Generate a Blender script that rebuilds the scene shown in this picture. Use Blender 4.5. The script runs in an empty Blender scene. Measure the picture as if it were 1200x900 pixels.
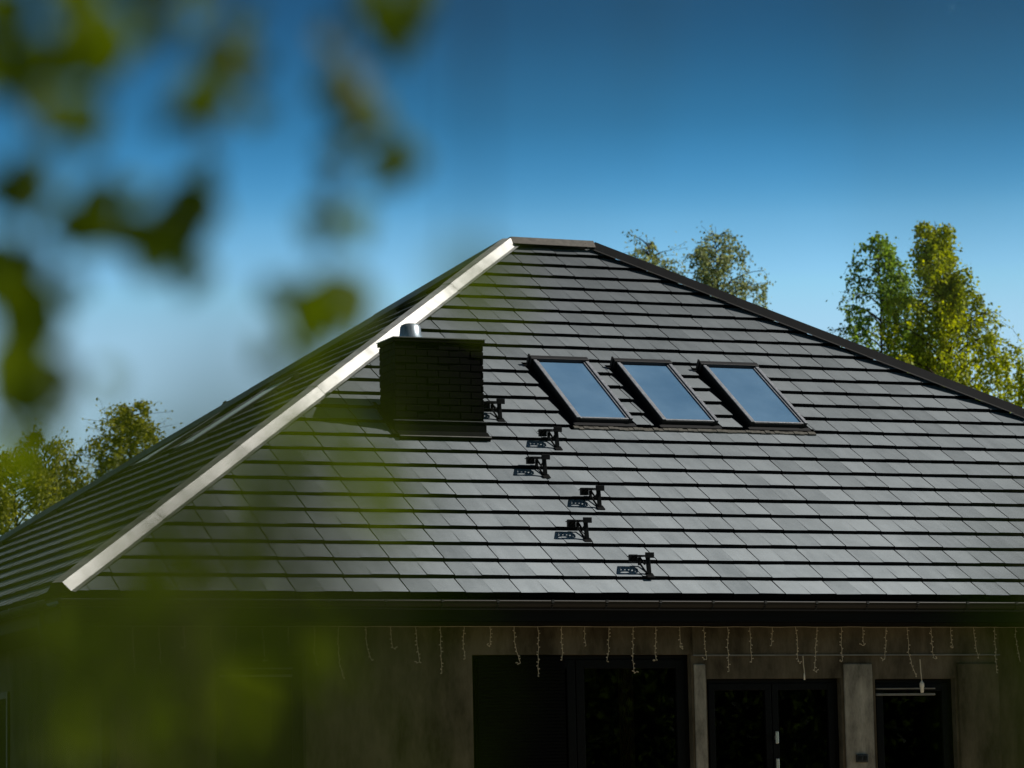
import bpy, bmesh, math, random
from mathutils import Vector, Matrix, noise

random.seed(7)
D = bpy.data
sc = bpy.context.scene
COL = sc.collection
R = math.radians

# ------------------------------------------------------------------ constants
EZ = 3.0                        # height of the front eave
PITCH = R(32.86)
CP, SP, TP = math.cos(PITCH), math.sin(PITCH), math.tan(PITCH)
ROW = 0.35                      # tile course
NROW = 25.7
X0 = -0.57                    # left end of the front eave
LRUN = NROW * ROW * CP          # horizontal run of each slope
HR = NROW * ROW * SP            # rise
XR = 8.14                       # right end of the ridge
WID = XR + LRUN - X0            # length of the front eave
DEP = 2 * LRUN                  # depth of the roof
MOD = 0.57993                   # seam spacing
SUN = Vector((0.68, -0.20, 0.705)).normalized()
CAM = Vector((-7.97511, -30.44291, EZ - 2.10145))
YAW, PIT, ROLL, FPX = R(21.51119), R(7.34297), R(-1.17694), 3886.227

# ------------------------------------------------------------------ materials
def new_mat(name):
    m = D.materials.new(name); m.use_nodes = True
    nt = m.node_tree
    return m, nt, nt.nodes['Principled BSDF']

def simple(name, col, rough=.5, metal=0., spec=.5, var=.0, scale=8., bump=0., bscale=60., rvar=0., detail=6., stretch=None):
    m, nt, b = new_mat(name)
    N, Lk = nt.nodes, nt.links
    b.inputs['Base Color'].default_value = (*col, 1)
    b.inputs['Roughness'].default_value = rough
    b.inputs['Metallic'].default_value = metal
    b.inputs['Specular IOR Level'].default_value = spec
    tc = N.new('ShaderNodeTexCoord')
    src = tc.outputs['Object']
    if stretch:
        mp = N.new('ShaderNodeMapping'); mp.inputs['Scale'].default_value = stretch
        Lk.new(src, mp.inputs['Vector']); src = mp.outputs['Vector']
    if var or rvar:
        nz = N.new('ShaderNodeTexNoise'); nz.inputs['Scale'].default_value = scale; nz.inputs['Detail'].default_value = detail
        Lk.new(src, nz.inputs['Vector'])
    if var:
        mx = N.new('ShaderNodeMix'); mx.data_type = 'RGBA'
        mx.inputs['A'].default_value = (*[max(0, c * (1 - var)) for c in col], 1)
        mx.inputs['B'].default_value = (*[min(1, c * (1 + var)) for c in col], 1)
        mr = N.new('ShaderNodeMapRange'); mr.inputs['From Min'].default_value = .3; mr.inputs['From Max'].default_value = .7
        Lk.new(nz.outputs['Fac'], mr.inputs['Value'])
        Lk.new(mr.outputs['Result'], mx.inputs['Factor'])
        Lk.new(mx.outputs['Result'], b.inputs['Base Color'])
    if rvar:
        mr2 = N.new('ShaderNodeMapRange'); mr2.inputs['From Min'].default_value = .3; mr2.inputs['From Max'].default_value = .7
        mr2.inputs['To Min'].default_value = rough - rvar; mr2.inputs['To Max'].default_value = rough + rvar
        Lk.new(nz.outputs['Fac'], mr2.inputs['Value']); Lk.new(mr2.outputs['Result'], b.inputs['Roughness'])
    if bump:
        n2 = N.new('ShaderNodeTexNoise'); n2.inputs['Scale'].default_value = bscale; n2.inputs['Detail'].default_value = 4
        Lk.new(src, n2.inputs['Vector'])
        bp = N.new('ShaderNodeBump'); bp.inputs['Strength'].default_value = bump; bp.inputs['Distance'].default_value = .01
        Lk.new(n2.outputs['Fac'], bp.inputs['Height']); Lk.new(bp.outputs['Normal'], b.inputs['Normal'])
    return m

def tile_material():
    m, nt, b = new_mat('coated_steel_tile')
    N, Lk = nt.nodes, nt.links
    at = N.new('ShaderNodeAttribute'); at.attribute_name = 'tint'
    tc = N.new('ShaderNodeTexCoord')
    nz = N.new('ShaderNodeTexNoise'); nz.inputs['Scale'].default_value = 2.2; nz.inputs['Detail'].default_value = 8
    nz.inputs['Roughness'].default_value = .65
    Lk.new(tc.outputs['Object'], nz.inputs['Vector'])
    fine = N.new('ShaderNodeTexNoise'); fine.inputs['Scale'].default_value = 90; fine.inputs['Detail'].default_value = 3
    Lk.new(tc.outputs['Object'], fine.inputs['Vector'])
    a1 = N.new('ShaderNodeMath'); a1.operation = 'MULTIPLY_ADD'; a1.inputs[1].default_value = .9
    Lk.new(nz.outputs['Fac'], a1.inputs[0]); Lk.new(at.outputs['Fac'], a1.inputs[2])
    a2 = N.new('ShaderNodeMath'); a2.operation = 'MULTIPLY_ADD'; a2.inputs[1].default_value = .65
    Lk.new(fine.outputs['Fac'], a2.inputs[0]); Lk.new(a1.outputs[0], a2.inputs[2])
    mp = N.new('ShaderNodeMapping'); mp.inputs['Scale'].default_value = (7, .7, .7)
    Lk.new(tc.outputs['Object'], mp.inputs['Vector'])
    st = N.new('ShaderNodeTexNoise'); st.inputs['Scale'].default_value = 1.3; st.inputs['Detail'].default_value = 6; st.inputs['Roughness'].default_value = .6
    Lk.new(mp.outputs['Vector'], st.inputs['Vector'])
    a3 = N.new('ShaderNodeMath'); a3.operation = 'MULTIPLY_ADD'; a3.inputs[1].default_value = .7
    Lk.new(st.outputs['Fac'], a3.inputs[0]); Lk.new(a2.outputs[0], a3.inputs[2]); a2 = a3
    mr = N.new('ShaderNodeMapRange'); mr.inputs['From Min'].default_value = .80; mr.inputs['From Max'].default_value = 1.70
    Lk.new(a2.outputs[0], mr.inputs['Value'])
    mx = N.new('ShaderNodeMix'); mx.data_type = 'RGBA'
    mx.inputs['A'].default_value = (.072, .083, .090, 1); mx.inputs['B'].default_value = (.165, .182, .192, 1)
    Lk.new(mr.outputs['Result'], mx.inputs['Factor'])
    # roof sheen painted into the colour, paler towards the lower courses
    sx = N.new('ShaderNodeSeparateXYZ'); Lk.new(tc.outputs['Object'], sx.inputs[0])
    sheen_z = N.new('ShaderNodeMapRange'); sheen_z.inputs['From Min'].default_value = EZ + 4.6; sheen_z.inputs['From Max'].default_value = EZ
    sheen_z.inputs['To Min'].default_value = .78; sheen_z.inputs['To Max'].default_value = 2.05
    Lk.new(sx.outputs['Z'], sheen_z.inputs['Value'])
    sheen = N.new('ShaderNodeMix'); sheen.data_type = 'RGBA'; sheen.blend_type = 'MULTIPLY'; sheen.inputs['Factor'].default_value = 1
    Lk.new(mx.outputs['Result'], sheen.inputs['A']); Lk.new(sheen_z.outputs['Result'], sheen.inputs['B']); Lk.new(sheen.outputs['Result'], b.inputs['Base Color'])
    r2 = N.new('ShaderNodeMapRange'); r2.inputs['To Min'].default_value = .62; r2.inputs['To Max'].default_value = .44
    Lk.new(mr.outputs['Result'], r2.inputs['Value']); Lk.new(r2.outputs['Result'], b.inputs['Roughness'])
    b.inputs['Specular IOR Level'].default_value = .3
    bp = N.new('ShaderNodeBump'); bp.inputs['Strength'].default_value = .12; bp.inputs['Distance'].default_value = .004
    Lk.new(fine.outputs['Fac'], bp.inputs['Height']); Lk.new(bp.outputs['Normal'], b.inputs['Normal'])
    return m

def leaf_material(name, c1, c2, trans=.5, rough=.5, scale=3., coord='Object', spec=.25, hue=.485):
    m, nt, b = new_mat(name)
    N, Lk = nt.nodes, nt.links
    tc = N.new('ShaderNodeTexCoord')
    nz = N.new('ShaderNodeTexNoise'); nz.inputs['Scale'].default_value = scale; nz.inputs['Detail'].default_value = 5
    Lk.new(tc.outputs[coord], nz.inputs['Vector'])
    at = N.new('ShaderNodeAttribute'); at.attribute_name = 'tint'
    ad = N.new('ShaderNodeMath'); ad.operation = 'MULTIPLY_ADD'; ad.inputs[1].default_value = .7
    Lk.new(nz.outputs['Fac'], ad.inputs[0]); Lk.new(at.outputs['Fac'], ad.inputs[2])
    mr = N.new('ShaderNodeMapRange'); mr.inputs['From Min'].default_value = .2; mr.inputs['From Max'].default_value = 1.1
    Lk.new(ad.outputs[0], mr.inputs['Value'])
    mx = N.new('ShaderNodeMix'); mx.data_type = 'RGBA'
    mx.inputs['A'].default_value = (*c1, 1); mx.inputs['B'].default_value = (*c2, 1)
    Lk.new(mr.outputs['Result'], mx.inputs['Factor']); Lk.new(mx.outputs['Result'], b.inputs['Base Color'])
    b.inputs['Roughness'].default_value = rough
    b.inputs['Specular IOR Level'].default_value = spec
    tr = N.new('ShaderNodeBsdfTranslucent')
    hs = N.new('ShaderNodeHueSaturation'); hs.inputs['Saturation'].default_value = 1.15; hs.inputs['Value'].default_value = 1.5
    hs.inputs['Hue'].default_value = hue
    Lk.new(mx.outputs['Result'], hs.inputs['Color']); Lk.new(hs.outputs['Color'], tr.inputs['Color'])
    ms = N.new('ShaderNodeMixShader'); ms.inputs['Fac'].default_value = trans
    Lk.new(b.outputs['BSDF'], ms.inputs[1]); Lk.new(tr.outputs['BSDF'], ms.inputs[2])
    Lk.new(ms.outputs['Shader'], N['Material Output'].inputs['Surface'])
    return m

def glass_material(name, tint=(.25, .27, .27), ior=1.6, rough=.01):
    m, nt, b = new_mat(name)
    N, Lk = nt.nodes, nt.links
    N.remove(b)
    fr = N.new('ShaderNodeFresnel'); fr.inputs['IOR'].default_value = ior
    tr = N.new('ShaderNodeBsdfTransparent'); tr.inputs['Color'].default_value = (*tint, 1)
    gl = N.new('ShaderNodeBsdfGlossy'); gl.inputs['Roughness'].default_value = rough; gl.inputs['Color'].default_value = (.9, .95, 1, 1)
    ms = N.new('ShaderNodeMixShader')
    Lk.new(fr.outputs['Fac'], ms.inputs['Fac']); Lk.new(tr.outputs['BSDF'], ms.inputs[1]); Lk.new(gl.outputs['BSDF'], ms.inputs[2])
    Lk.new(ms.outputs['Shader'], N['Material Output'].inputs['Surface'])
    return m

def brick_material():
    m, nt, b = new_mat('dark_clinker')
    N, Lk = nt.nodes, nt.links
    tc = N.new('ShaderNodeTexCoord')
    nz = N.new('ShaderNodeTexNoise'); nz.inputs['Scale'].default_value = 14; nz.inputs['Detail'].default_value = 5
    Lk.new(tc.outputs['Object'], nz.inputs['Vector'])
    mx = N.new('ShaderNodeMix'); mx.data_type = 'RGBA'
    mx.inputs['A'].default_value = (.0012, .0011, .001, 1); mx.inputs['B'].default_value = (.0026, .0022, .0017, 1)
    Lk.new(nz.outputs['Fac'], mx.inputs['Factor']); Lk.new(mx.outputs['Result'], b.inputs['Base Color'])
    b.inputs['Roughness'].default_value = .85; b.inputs['Specular IOR Level'].default_value = .06
    bp = N.new('ShaderNodeBump'); bp.inputs['Strength'].default_value = .4; bp.inputs['Distance'].default_value = .006
    Lk.new(nz.outputs['Fac'], bp.inputs['Height']); Lk.new(bp.outputs['Normal'], b.inputs['Normal'])
    return m

def plaster_material(name, c1, c2):
    m, nt, b = new_mat(name)
    N, Lk = nt.nodes, nt.links
    tc = N.new('ShaderNodeTexCoord')
    n1 = N.new('ShaderNodeTexNoise'); n1.inputs['Scale'].default_value = 1.7; n1.inputs['Detail'].default_value = 9; n1.inputs['Roughness'].default_value = .7
    mp = N.new('ShaderNodeMapping'); mp.inputs['Scale'].default_value = (1.6, 1, .55)
    Lk.new(tc.outputs['Object'], mp.inputs['Vector']); Lk.new(mp.outputs['Vector'], n1.inputs['Vector'])
    n2 = N.new('ShaderNodeTexNoise'); n2.inputs['Scale'].default_value = 45; n2.inputs['Detail'].default_value = 4
    Lk.new(tc.outputs['Object'], n2.inputs['Vector'])
    mr = N.new('ShaderNodeMapRange'); mr.inputs['From Min'].default_value = .38; mr.inputs['From Max'].default_value = .62
    Lk.new(n1.outputs['Fac'], mr.inputs['Value'])
    mx = N.new('ShaderNodeMix'); mx.data_type = 'RGBA'
    mx.inputs['A'].default_value = (*c1, 1); mx.inputs['B'].default_value = (*c2, 1)
    Lk.new(mr.outputs['Result'], mx.inputs['Factor']); Lk.new(mx.outputs['Result'], b.inputs['Base Color'])
    b.inputs['Roughness'].default_value = .9; b.inputs['Specular IOR Level'].default_value = .15
    bp = N.new('ShaderNodeBump'); bp.inputs['Strength'].default_value = .35; bp.inputs['Distance'].default_value = .006
    Lk.new(n2.outputs['Fac'], bp.inputs['Height']); Lk.new(bp.outputs['Normal'], b.inputs['Normal'])
    return m

M = dict(
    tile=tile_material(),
    deck_shade=simple('underlay_course_shade', (.003, .003, .003), .9, 0, .1),  # near-black also on the tile butts, painting the course shadows
    ridge=simple('brown_ridge_metal', (.075, .066, .055), .6, .1, .4, var=.35, scale=14, bump=.2, bscale=60),  # darker and browner than the hip caps, mottled
    cap=simple('glare_cap_metal', (.50, .50, .48), .44, .5, .8, var=.20, scale=5, rvar=.05, bump=.05, bscale=120),  # sun glare put into the pale base; the metal itself is dark
    darkcap=simple('dark_cap_metal', (.03, .029, .028), .45, .3, .5, var=.15, scale=3),  # same cap metal without the painted glare
    gutter=simple('gutter_metal', (.0035, .0035, .004), .42, 0, .3, var=.2, scale=4),
    fascia=simple('fascia_board', (.003, .003, .003), .7, 0, .15, var=.3, scale=3, stretch=(.3, 6, 6)),
    soffit=simple('soffit_board', (.003, .003, .003), .8, 0, .1, var=.3, scale=3),
    plaster=plaster_material('old_plaster', (.050, .041, .027), (.145, .122, .084)),
    pillar=plaster_material('smooth_render', (.12, .112, .092), (.42, .39, .325)),
    frame=simple('window_frame', (.003, .003, .003), .5, 0, .12, var=.15, scale=6),
    blind=simple('blind_slat', (.003, .003, .003), .7, 0, .05),
    rail=simple('blind_rail', (.20, .19, .17), .45, .2, .5, var=.15, scale=9),
    curtain=simple('brown_curtain', (.10, .065, .03), .9, 0, .1, var=.3, scale=5, stretch=(12, 1, .4)),
    room=simple('room_paint', (.05, .045, .04), .9, 0, .1, var=.1, scale=2),
    room_dark=simple('unlit_opening', (.006, .007, .005), .9, 0, .05),
    glass=glass_material('window_glass', (.3, .32, .32), 1.27, .01),
    sframe=simple('skylight_aluminium', (.30, .31, .335), .42, .4, .6, var=.12, scale=20, rvar=.06),
    sdark=simple('skylight_dark_trim', (.004, .004, .005), .55, 0, .4),
    lead=simple('apron_lead', (.075, .070, .058), .75, 0, .3, var=.35, scale=22, bump=.5, bscale=40),
    brick=brick_material(),
    mortar=simple('dark_mortar', (.0022, .002, .0018), .9, 0, .03),
    coping=simple('chimney_sheet', (.03, .027, .024), .5, .0, .6, var=.2, scale=8),
    flash=simple('black_flashing', (.003, .003, .003), .7, 0, .06, var=.2, scale=8),
    flue=simple('galvanised_steel', (.36, .42, .46), .38, .75, .6, var=.25, scale=16, stretch=(3, 3, .5)),
    step=simple('step_steel', (.0022, .0024, .0026), .5, 0, .12, var=.2, scale=30),
    wire=simple('pale_cable', (.50, .43, .32), .5, 0, .4, var=.1, scale=20),
    bulb=simple('bulb_plastic', (.80, .74, .62), .25, 0, .6),
    steel=simple('handle_steel', (.62, .62, .6), .3, .6, .6, var=.05, scale=20),
    socket=simple('socket_plastic', (.015, .015, .017), .4, 0, .5),
    bark=simple('birch_bark', (.45, .43, .39), .8, 0, .2, var=.6, scale=9, bump=.5, bscale=30, stretch=(1, 1, 5)),
    twig=simple('dark_twig', (.035, .022, .014), .8, 0, .2, var=.3, scale=12),
    bounce=simple('bounce_paving', (.34, .27, .18), .85, 0, .2, var=.25, scale=1.5, bump=.3, bscale=30),
    grass=simple('grass', (.035, .055, .014), .9, 0, .1, var=.6, scale=.6, bump=.6, bscale=25, detail=12),
)
# pane of a roof window: coated glass, the sky's reflection painted into its base
_m, _nt, _b = new_mat('painted_sky_glass')
_b.inputs['Base Color'].default_value = (.75, .92, .86, 1); _b.inputs['Roughness'].default_value = .5  # left panes: pale base stands in for the bright sky reflection
M['lglass'] = _m
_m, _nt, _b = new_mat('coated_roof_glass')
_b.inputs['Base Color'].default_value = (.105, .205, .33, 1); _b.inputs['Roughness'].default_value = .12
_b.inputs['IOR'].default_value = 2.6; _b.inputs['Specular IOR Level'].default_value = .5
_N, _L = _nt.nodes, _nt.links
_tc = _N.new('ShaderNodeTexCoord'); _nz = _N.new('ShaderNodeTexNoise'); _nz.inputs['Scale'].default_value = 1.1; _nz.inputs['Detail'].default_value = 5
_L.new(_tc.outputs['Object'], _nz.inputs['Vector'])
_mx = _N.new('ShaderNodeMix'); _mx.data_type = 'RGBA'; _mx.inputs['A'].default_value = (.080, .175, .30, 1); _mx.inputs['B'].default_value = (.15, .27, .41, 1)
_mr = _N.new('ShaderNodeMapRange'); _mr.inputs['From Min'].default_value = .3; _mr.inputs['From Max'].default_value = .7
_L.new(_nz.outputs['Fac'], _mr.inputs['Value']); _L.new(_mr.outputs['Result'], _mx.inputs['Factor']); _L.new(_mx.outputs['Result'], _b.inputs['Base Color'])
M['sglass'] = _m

# ------------------------------------------------------------------ mesh builder
class MB:
    def __init__(self):
        self.v = []; self.f = []; self.t = []; self.m = []
    def face(self, pts, tint=.5, mi=0):
        n = len(self.v); self.v.extend([tuple(p) for p in pts]); self.f.append(tuple(range(n, n + len(pts))))
        self.t.append(tint); self.m.append(mi)
    def box(self, a, b, mat=None, tint=.5, mi=0):
        (x0, y0, z0), (x1, y1, z1) = a, b
        P = [Vector(p) for p in ((x0,y0,z0),(x1,y0,z0),(x1,y1,z0),(x0,y1,z0),(x0,y0,z1),(x1,y0,z1),(x1,y1,z1),(x0,y1,z1))]
        if mat is not None: P = [mat @ p for p in P]
        n = len(self.v); self.v.extend([tuple(p) for p in P])
        for f in ((3,2,1,0),(4,5,6,7),(0,1,5,4),(1,2,6,5),(2,3,7,6),(3,0,4,7)):
            self.f.append(tuple(n + i for i in f)); self.t.append(tint); self.m.append(mi)
    def tube(self, pts, rad, seg=8, caps=True, tint=.5):
        pts = [Vector(p) for p in pts]
        if not isinstance(rad, (list, tuple)): rad = [rad] * len(pts)
        n0 = len(self.v); ref = None
        for i, p in enumerate(pts):
            d = (pts[min(i + 1, len(pts) - 1)] - pts[max(i - 1, 0)])
            if d.length < 1e-9: d = Vector((0, 0, 1))
            d.normalize()
            if ref is None:
                ref = Vector((1, 0, 0)) if abs(d.x) < .8 else Vector((0, 1, 0))
            u = (ref - d * ref.dot(d))
            if u.length < 1e-6: u = d.orthogonal()
            u.normalize(); ref = u; w = d.cross(u)
            for k in range(seg):
                a = 2 * math.pi * k / seg
                self.v.append(tuple(p + (u * math.cos(a) + w * math.sin(a)) * rad[i]))
        for i in range(len(pts) - 1):
            for k in range(seg):
                k2 = (k + 1) % seg
                self.f.append((n0 + i*seg + k, n0 + i*seg + k2, n0 + (i+1)*seg + k2, n0 + (i+1)*seg + k)); self.t.append(tint); self.m.append(0)
        if caps:
            self.f.append(tuple(n0 + k for k in reversed(range(seg)))); self.t.append(tint); self.m.append(0)
            e = n0 + (len(pts) - 1) * seg
            self.f.append(tuple(e + k for k in range(seg))); self.t.append(tint); self.m.append(0)
    def lathe(self, c, prof, seg=24):
        n0 = len(self.v); c = Vector(c)
        for r, z in prof:
            for k in range(seg):
                a = 2 * math.pi * k / seg
                self.v.append((c.x + r*math.cos(a), c.y + r*math.sin(a), c.z + z))
        for i in range(len(prof) - 1):
            for k in range(seg):
                k2 = (k + 1) % seg
                self.f.append((n0+i*seg+k, n0+i*seg+k2, n0+(i+1)*seg+k2, n0+(i+1)*seg+k)); self.t.append(.5); self.m.append(0)
        self.f.append(tuple(n0+(len(prof)-1)*seg+k for k in range(seg))); self.t.append(.5); self.m.append(0)
    def build(self, name, mats, parent=None, smooth=False, bevel=0., weld=False):
        me = D.meshes.new(name)
        me.from_pydata(self.v, [], self.f)
        at = me.attributes.new('tint', 'FLOAT', 'FACE')
        at.data.foreach_set('value', self.t)
        for mm in (mats if isinstance(mats, (list, tuple)) else [mats]): me.materials.append(mm)
        me.polygons.foreach_set('material_index', self.m)
        if smooth: me.polygons.foreach_set('use_smooth', [True] * len(me.polygons))
        if weld:
            bm = bmesh.new(); bm.from_mesh(me); bmesh.ops.remove_doubles(bm, verts=bm.verts, dist=1e-5)
            bmesh.ops.recalc_face_normals(bm, faces=bm.faces); bm.to_mesh(me); bm.free()
        me.update()
        o = D.objects.new(name, me); COL.objects.link(o)
        if parent: o.parent = parent
        if bevel:
            bv = o.modifiers.new('bevel', 'BEVEL'); bv.width = bevel; bv.segments = 2; bv.limit_method = 'ANGLE'
        return o

def empty(name, loc=(0, 0, 0)):
    o = D.objects.new(name, None); COL.objects.link(o); o.location = loc; o.empty_display_size = .2
    return o
def tag(o, label=None, cat=None, group=None, kind=None):
    if label: o['label'] = label
    if cat: o['category'] = cat
    if group: o['group'] = group
    if kind: o['kind'] = kind
    return o

# ------------------------------------------------------------------ ground
g = MB(); n = 24; S = 600
for i in range(n):
    for j in range(n):
        xs = [-S + 2*S*i/n, -S + 2*S*(i+1)/n]; ys = [-S + 2*S*j/n, -S + 2*S*(j+1)/n]
        g.face([(xs[0], ys[0], 0), (xs[1], ys[0], 0), (xs[1], ys[1], 0), (xs[0], ys[1], 0)])
tag(g.build('lawn', M['grass'], weld=True), kind='structure')

mb = MB(); mb.box((-2.5, -5.5, -.1), (18, .3, .035)); tag(mb.build('bounce_slab', M['bounce'], bevel=.01), kind='structure')  # unseen slab added to bounce warm light onto the shaded wall
# ------------------------------------------------------------------ house
house = tag(empty('house', (0, 0, 0)), 'single-storey house with a dark hipped tile roof, pale hip cap, black chimney and plastered wall', 'house')

# --- polygon helpers in roof-slope coordinates (a along the eave, s up the slope)
def clip(poly, nx, ny, c):          # keep nx*a + ny*s <= c
    out = []
    for i in range(len(poly)):
        p, q = poly[i], poly[(i + 1) % len(poly)]
        dp = nx*p[0] + ny*p[1] - c; dq = nx*q[0] + ny*q[1] - c
        if dp <= 0: out.append(p)
        if (dp < 0 < dq) or (dq < 0 < dp):
            t = dp / (dp - dq); out.append((p[0] + (q[0]-p[0])*t, p[1] + (q[1]-p[1])*t))
    return out
def area(poly):
    return abs(sum(poly[i][0]*poly[(i+1) % len(poly)][1] - poly[(i+1) % len(poly)][0]*poly[i][1] for i in range(len(poly)))) / 2
def minus(polys, r):
    a0, a1, s0, s1 = r; out = []
    for p in polys:
        for q in (clip(p, 1, 0, a0), clip(p, -1, 0, -a1),
                  clip(clip(clip(p, -1, 0, -a0), 1, 0, a1), 0, 1, s0),
                  clip(clip(clip(p, -1, 0, -a0), 1, 0, a1), 0, -1, -s1)):
            if len(q) > 2 and area(q) > 1e-5: out.append(q)
    return out

def slope_tiles(mb, org, ax, wid, off, holes, rng):
    ax = Vector(ax); org = Vector(org)
    inn = Vector((-ax.y, ax.x, 0))                 # horizontal direction into the roof
    up = inn * CP + Vector((0, 0, SP)); nr = ax.cross(up)
    P = lambda a, s, h: org + ax*a + up*s + nr*h
    T = MOD / 2; GAP = .015
    for j in range(int(NROW) + 1):
        s0, s1 = j*ROW, min((j + 1)*ROW + .012, NROW*ROW)
        k = -2
        while off + k*T < wid + T:
            a0 = off + k*T; a1 = a0 + T
            right = (k % 2 == 1)                   # second tile of the pressed pair
            b0 = a0 + (0 if right else GAP/2); b1 = a1 - (GAP/2 if right else 0)
            k += 1
            poly = [(b0, s0), (b1, s0), (b1, s1), (b0, s1)]
            poly = clip(poly, -1, CP, 0)
            if len(poly) > 2: poly = clip(poly, 1, CP, wid)
            if len(poly) < 3 or area(poly) < 2e-4: continue
            polys = [poly]
            for h in holes: polys = minus(polys, h)
            hl = .047 + (.0045 if right else 0) + rng.uniform(-.0015, .0015)
            tx = rng.gauss(0, .005) + (-.002 if right else .002); tint = rng.random()*.40 + (.16 if right else 0)  # second tile of a pair tinted paler, painting the shading of its tilt
            H = lambda a, s: hl - (hl - .010)*(s - s0)/ROW + tx*(a - (a0 + a1)/2)
            for q in polys:
                top = [P(a, s, H(a, s)) for a, s in q]
                mb.face(top, tint)
                for i in range(len(q)):
                    i2 = (i + 1) % len(q)
                    (pa, ps), (qa, qs) = q[i], q[i2]
                    mb.face([P(pa, ps, -.01), P(qa, qs, -.01), top[i2], top[i]], tint, 1)  # side faces in near-black: course shadow painted in
    # underlay below the tiles
    mb.face([P(0, 0, -.004), P(wid, 0, -.004), P(wid - LRUN, NROW*ROW, -.004), P(LRUN, NROW*ROW, -.004)] if wid > DEP + .01 else
            [P(0, 0, -.004), P(wid, 0, -.004), P(wid/2, NROW*ROW, -.004)], .1, 1)

sky_x = [(6.06, 6.735), (7.10, 7.785), (8.195, 8.90)]
SK0, SK1 = 3.91, 5.45
front_holes = [(a - .10 - X0, b + .055 - X0, 3.78, 5.52) for a, b in sky_x] + [(6.0 - X0, 8.98 - X0, 3.78, 3.895)]
CHX0, CHX1, CHY0, CHY1 = 3.85, 4.87, 2.99, 3.50
front_holes.append((CHX0 - .03 - X0, CHX1 + .03 - X0, CHY0/CP - .05, CHY1/CP + .05))
LSK = [(8.15, 9.1), (10.25, 11.2)]
LS0, LS1 = 4.4, 5.95
rng = random.Random(3)
rf = MB()
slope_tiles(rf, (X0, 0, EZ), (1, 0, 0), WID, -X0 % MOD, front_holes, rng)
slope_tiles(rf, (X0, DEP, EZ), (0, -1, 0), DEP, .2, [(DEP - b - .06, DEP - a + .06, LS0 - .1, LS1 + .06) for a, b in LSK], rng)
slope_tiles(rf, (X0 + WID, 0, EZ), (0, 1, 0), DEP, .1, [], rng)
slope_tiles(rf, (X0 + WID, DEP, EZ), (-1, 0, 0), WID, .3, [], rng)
roof = rf.build('roof', [M['tile'], M['deck_shade']], house)

# --- hip and ridge caps
def cap(name, A, B, side, seglen=1.95, endcap=True, mat='cap'):
    """folded metal cap from A up to B; side is the horizontal direction to one side"""
    A, B = Vector(A), Vector(B)
    d = (B - A); Ltot = d.length; d.normalize()
    w = Vector(side).normalized(); u = w.cross(d)
    if u.z < 0: u = -u
    mb = MB(); nseg = max(1, round(Ltot/seglen)); lay = 1.0
    drop = .03
    for i in range(nseg):
        a = Ltot*i/nseg - (.03 if i else 0); b = Ltot*(i + 1)/nseg
        r = lay + .012*(nseg - 1 - i)/nseg
        prof = [(-.172, .018), (-.130, .028), (-.057, .118), (.057, .118), (.130, .028), (.172, .018)]
        e = .002*(1 if i % 2 else 0)
        n0 = len(mb.v)
        for t in (a, b):
            lift = e + (.005 if t == a else 0)
            for (x, y) in prof:
                y2 = y + lift - (abs(x)*drop)
                mb.v.append(tuple(A + d*t + w*x + u*y2))
        m = len(prof)
        for k in range(m - 1):
            mb.f.append((n0 + k, n0 + k + 1, n0 + m + k + 1, n0 + m + k)); mb.t.append(.5); mb.m.append(0)
        if i == 0 and endcap:
            mb.f.append(tuple(n0 + k for k in range(m - 1, -1, -1)) ); mb.t.append(.5); mb.m.append(1)
        # screws
        for t in (a + .12, b - .12):
            for x in (-.09, .09):
                c = A + d*t + w*x + u*.072
                mb.box((-.0045,)*3, (.0045,)*3, Matrix.Translation(c))
    return mb.build(name, [M[mat], M['sdark']], roof)
ZR = EZ + HR
c_fl, c_fr = Vector((X0, 0, EZ)), Vector((X0 + WID, 0, EZ))
c_bl, c_br = Vector((X0, DEP, EZ)), Vector((X0 + WID, DEP, EZ))
r_l, r_r = Vector((X0 + LRUN, LRUN, ZR)), Vector((XR, LRUN, ZR))
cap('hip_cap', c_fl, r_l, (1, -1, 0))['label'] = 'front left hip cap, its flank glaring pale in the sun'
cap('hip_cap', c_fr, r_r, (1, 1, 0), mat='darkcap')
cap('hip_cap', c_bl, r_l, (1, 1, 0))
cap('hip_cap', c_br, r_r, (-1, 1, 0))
cap('ridge_cap', r_l + Vector((.02, 0, .008)), r_r - Vector((.02, 0, -.008)), (0, -1, 0), seglen=1.2, mat='ridge')

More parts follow.
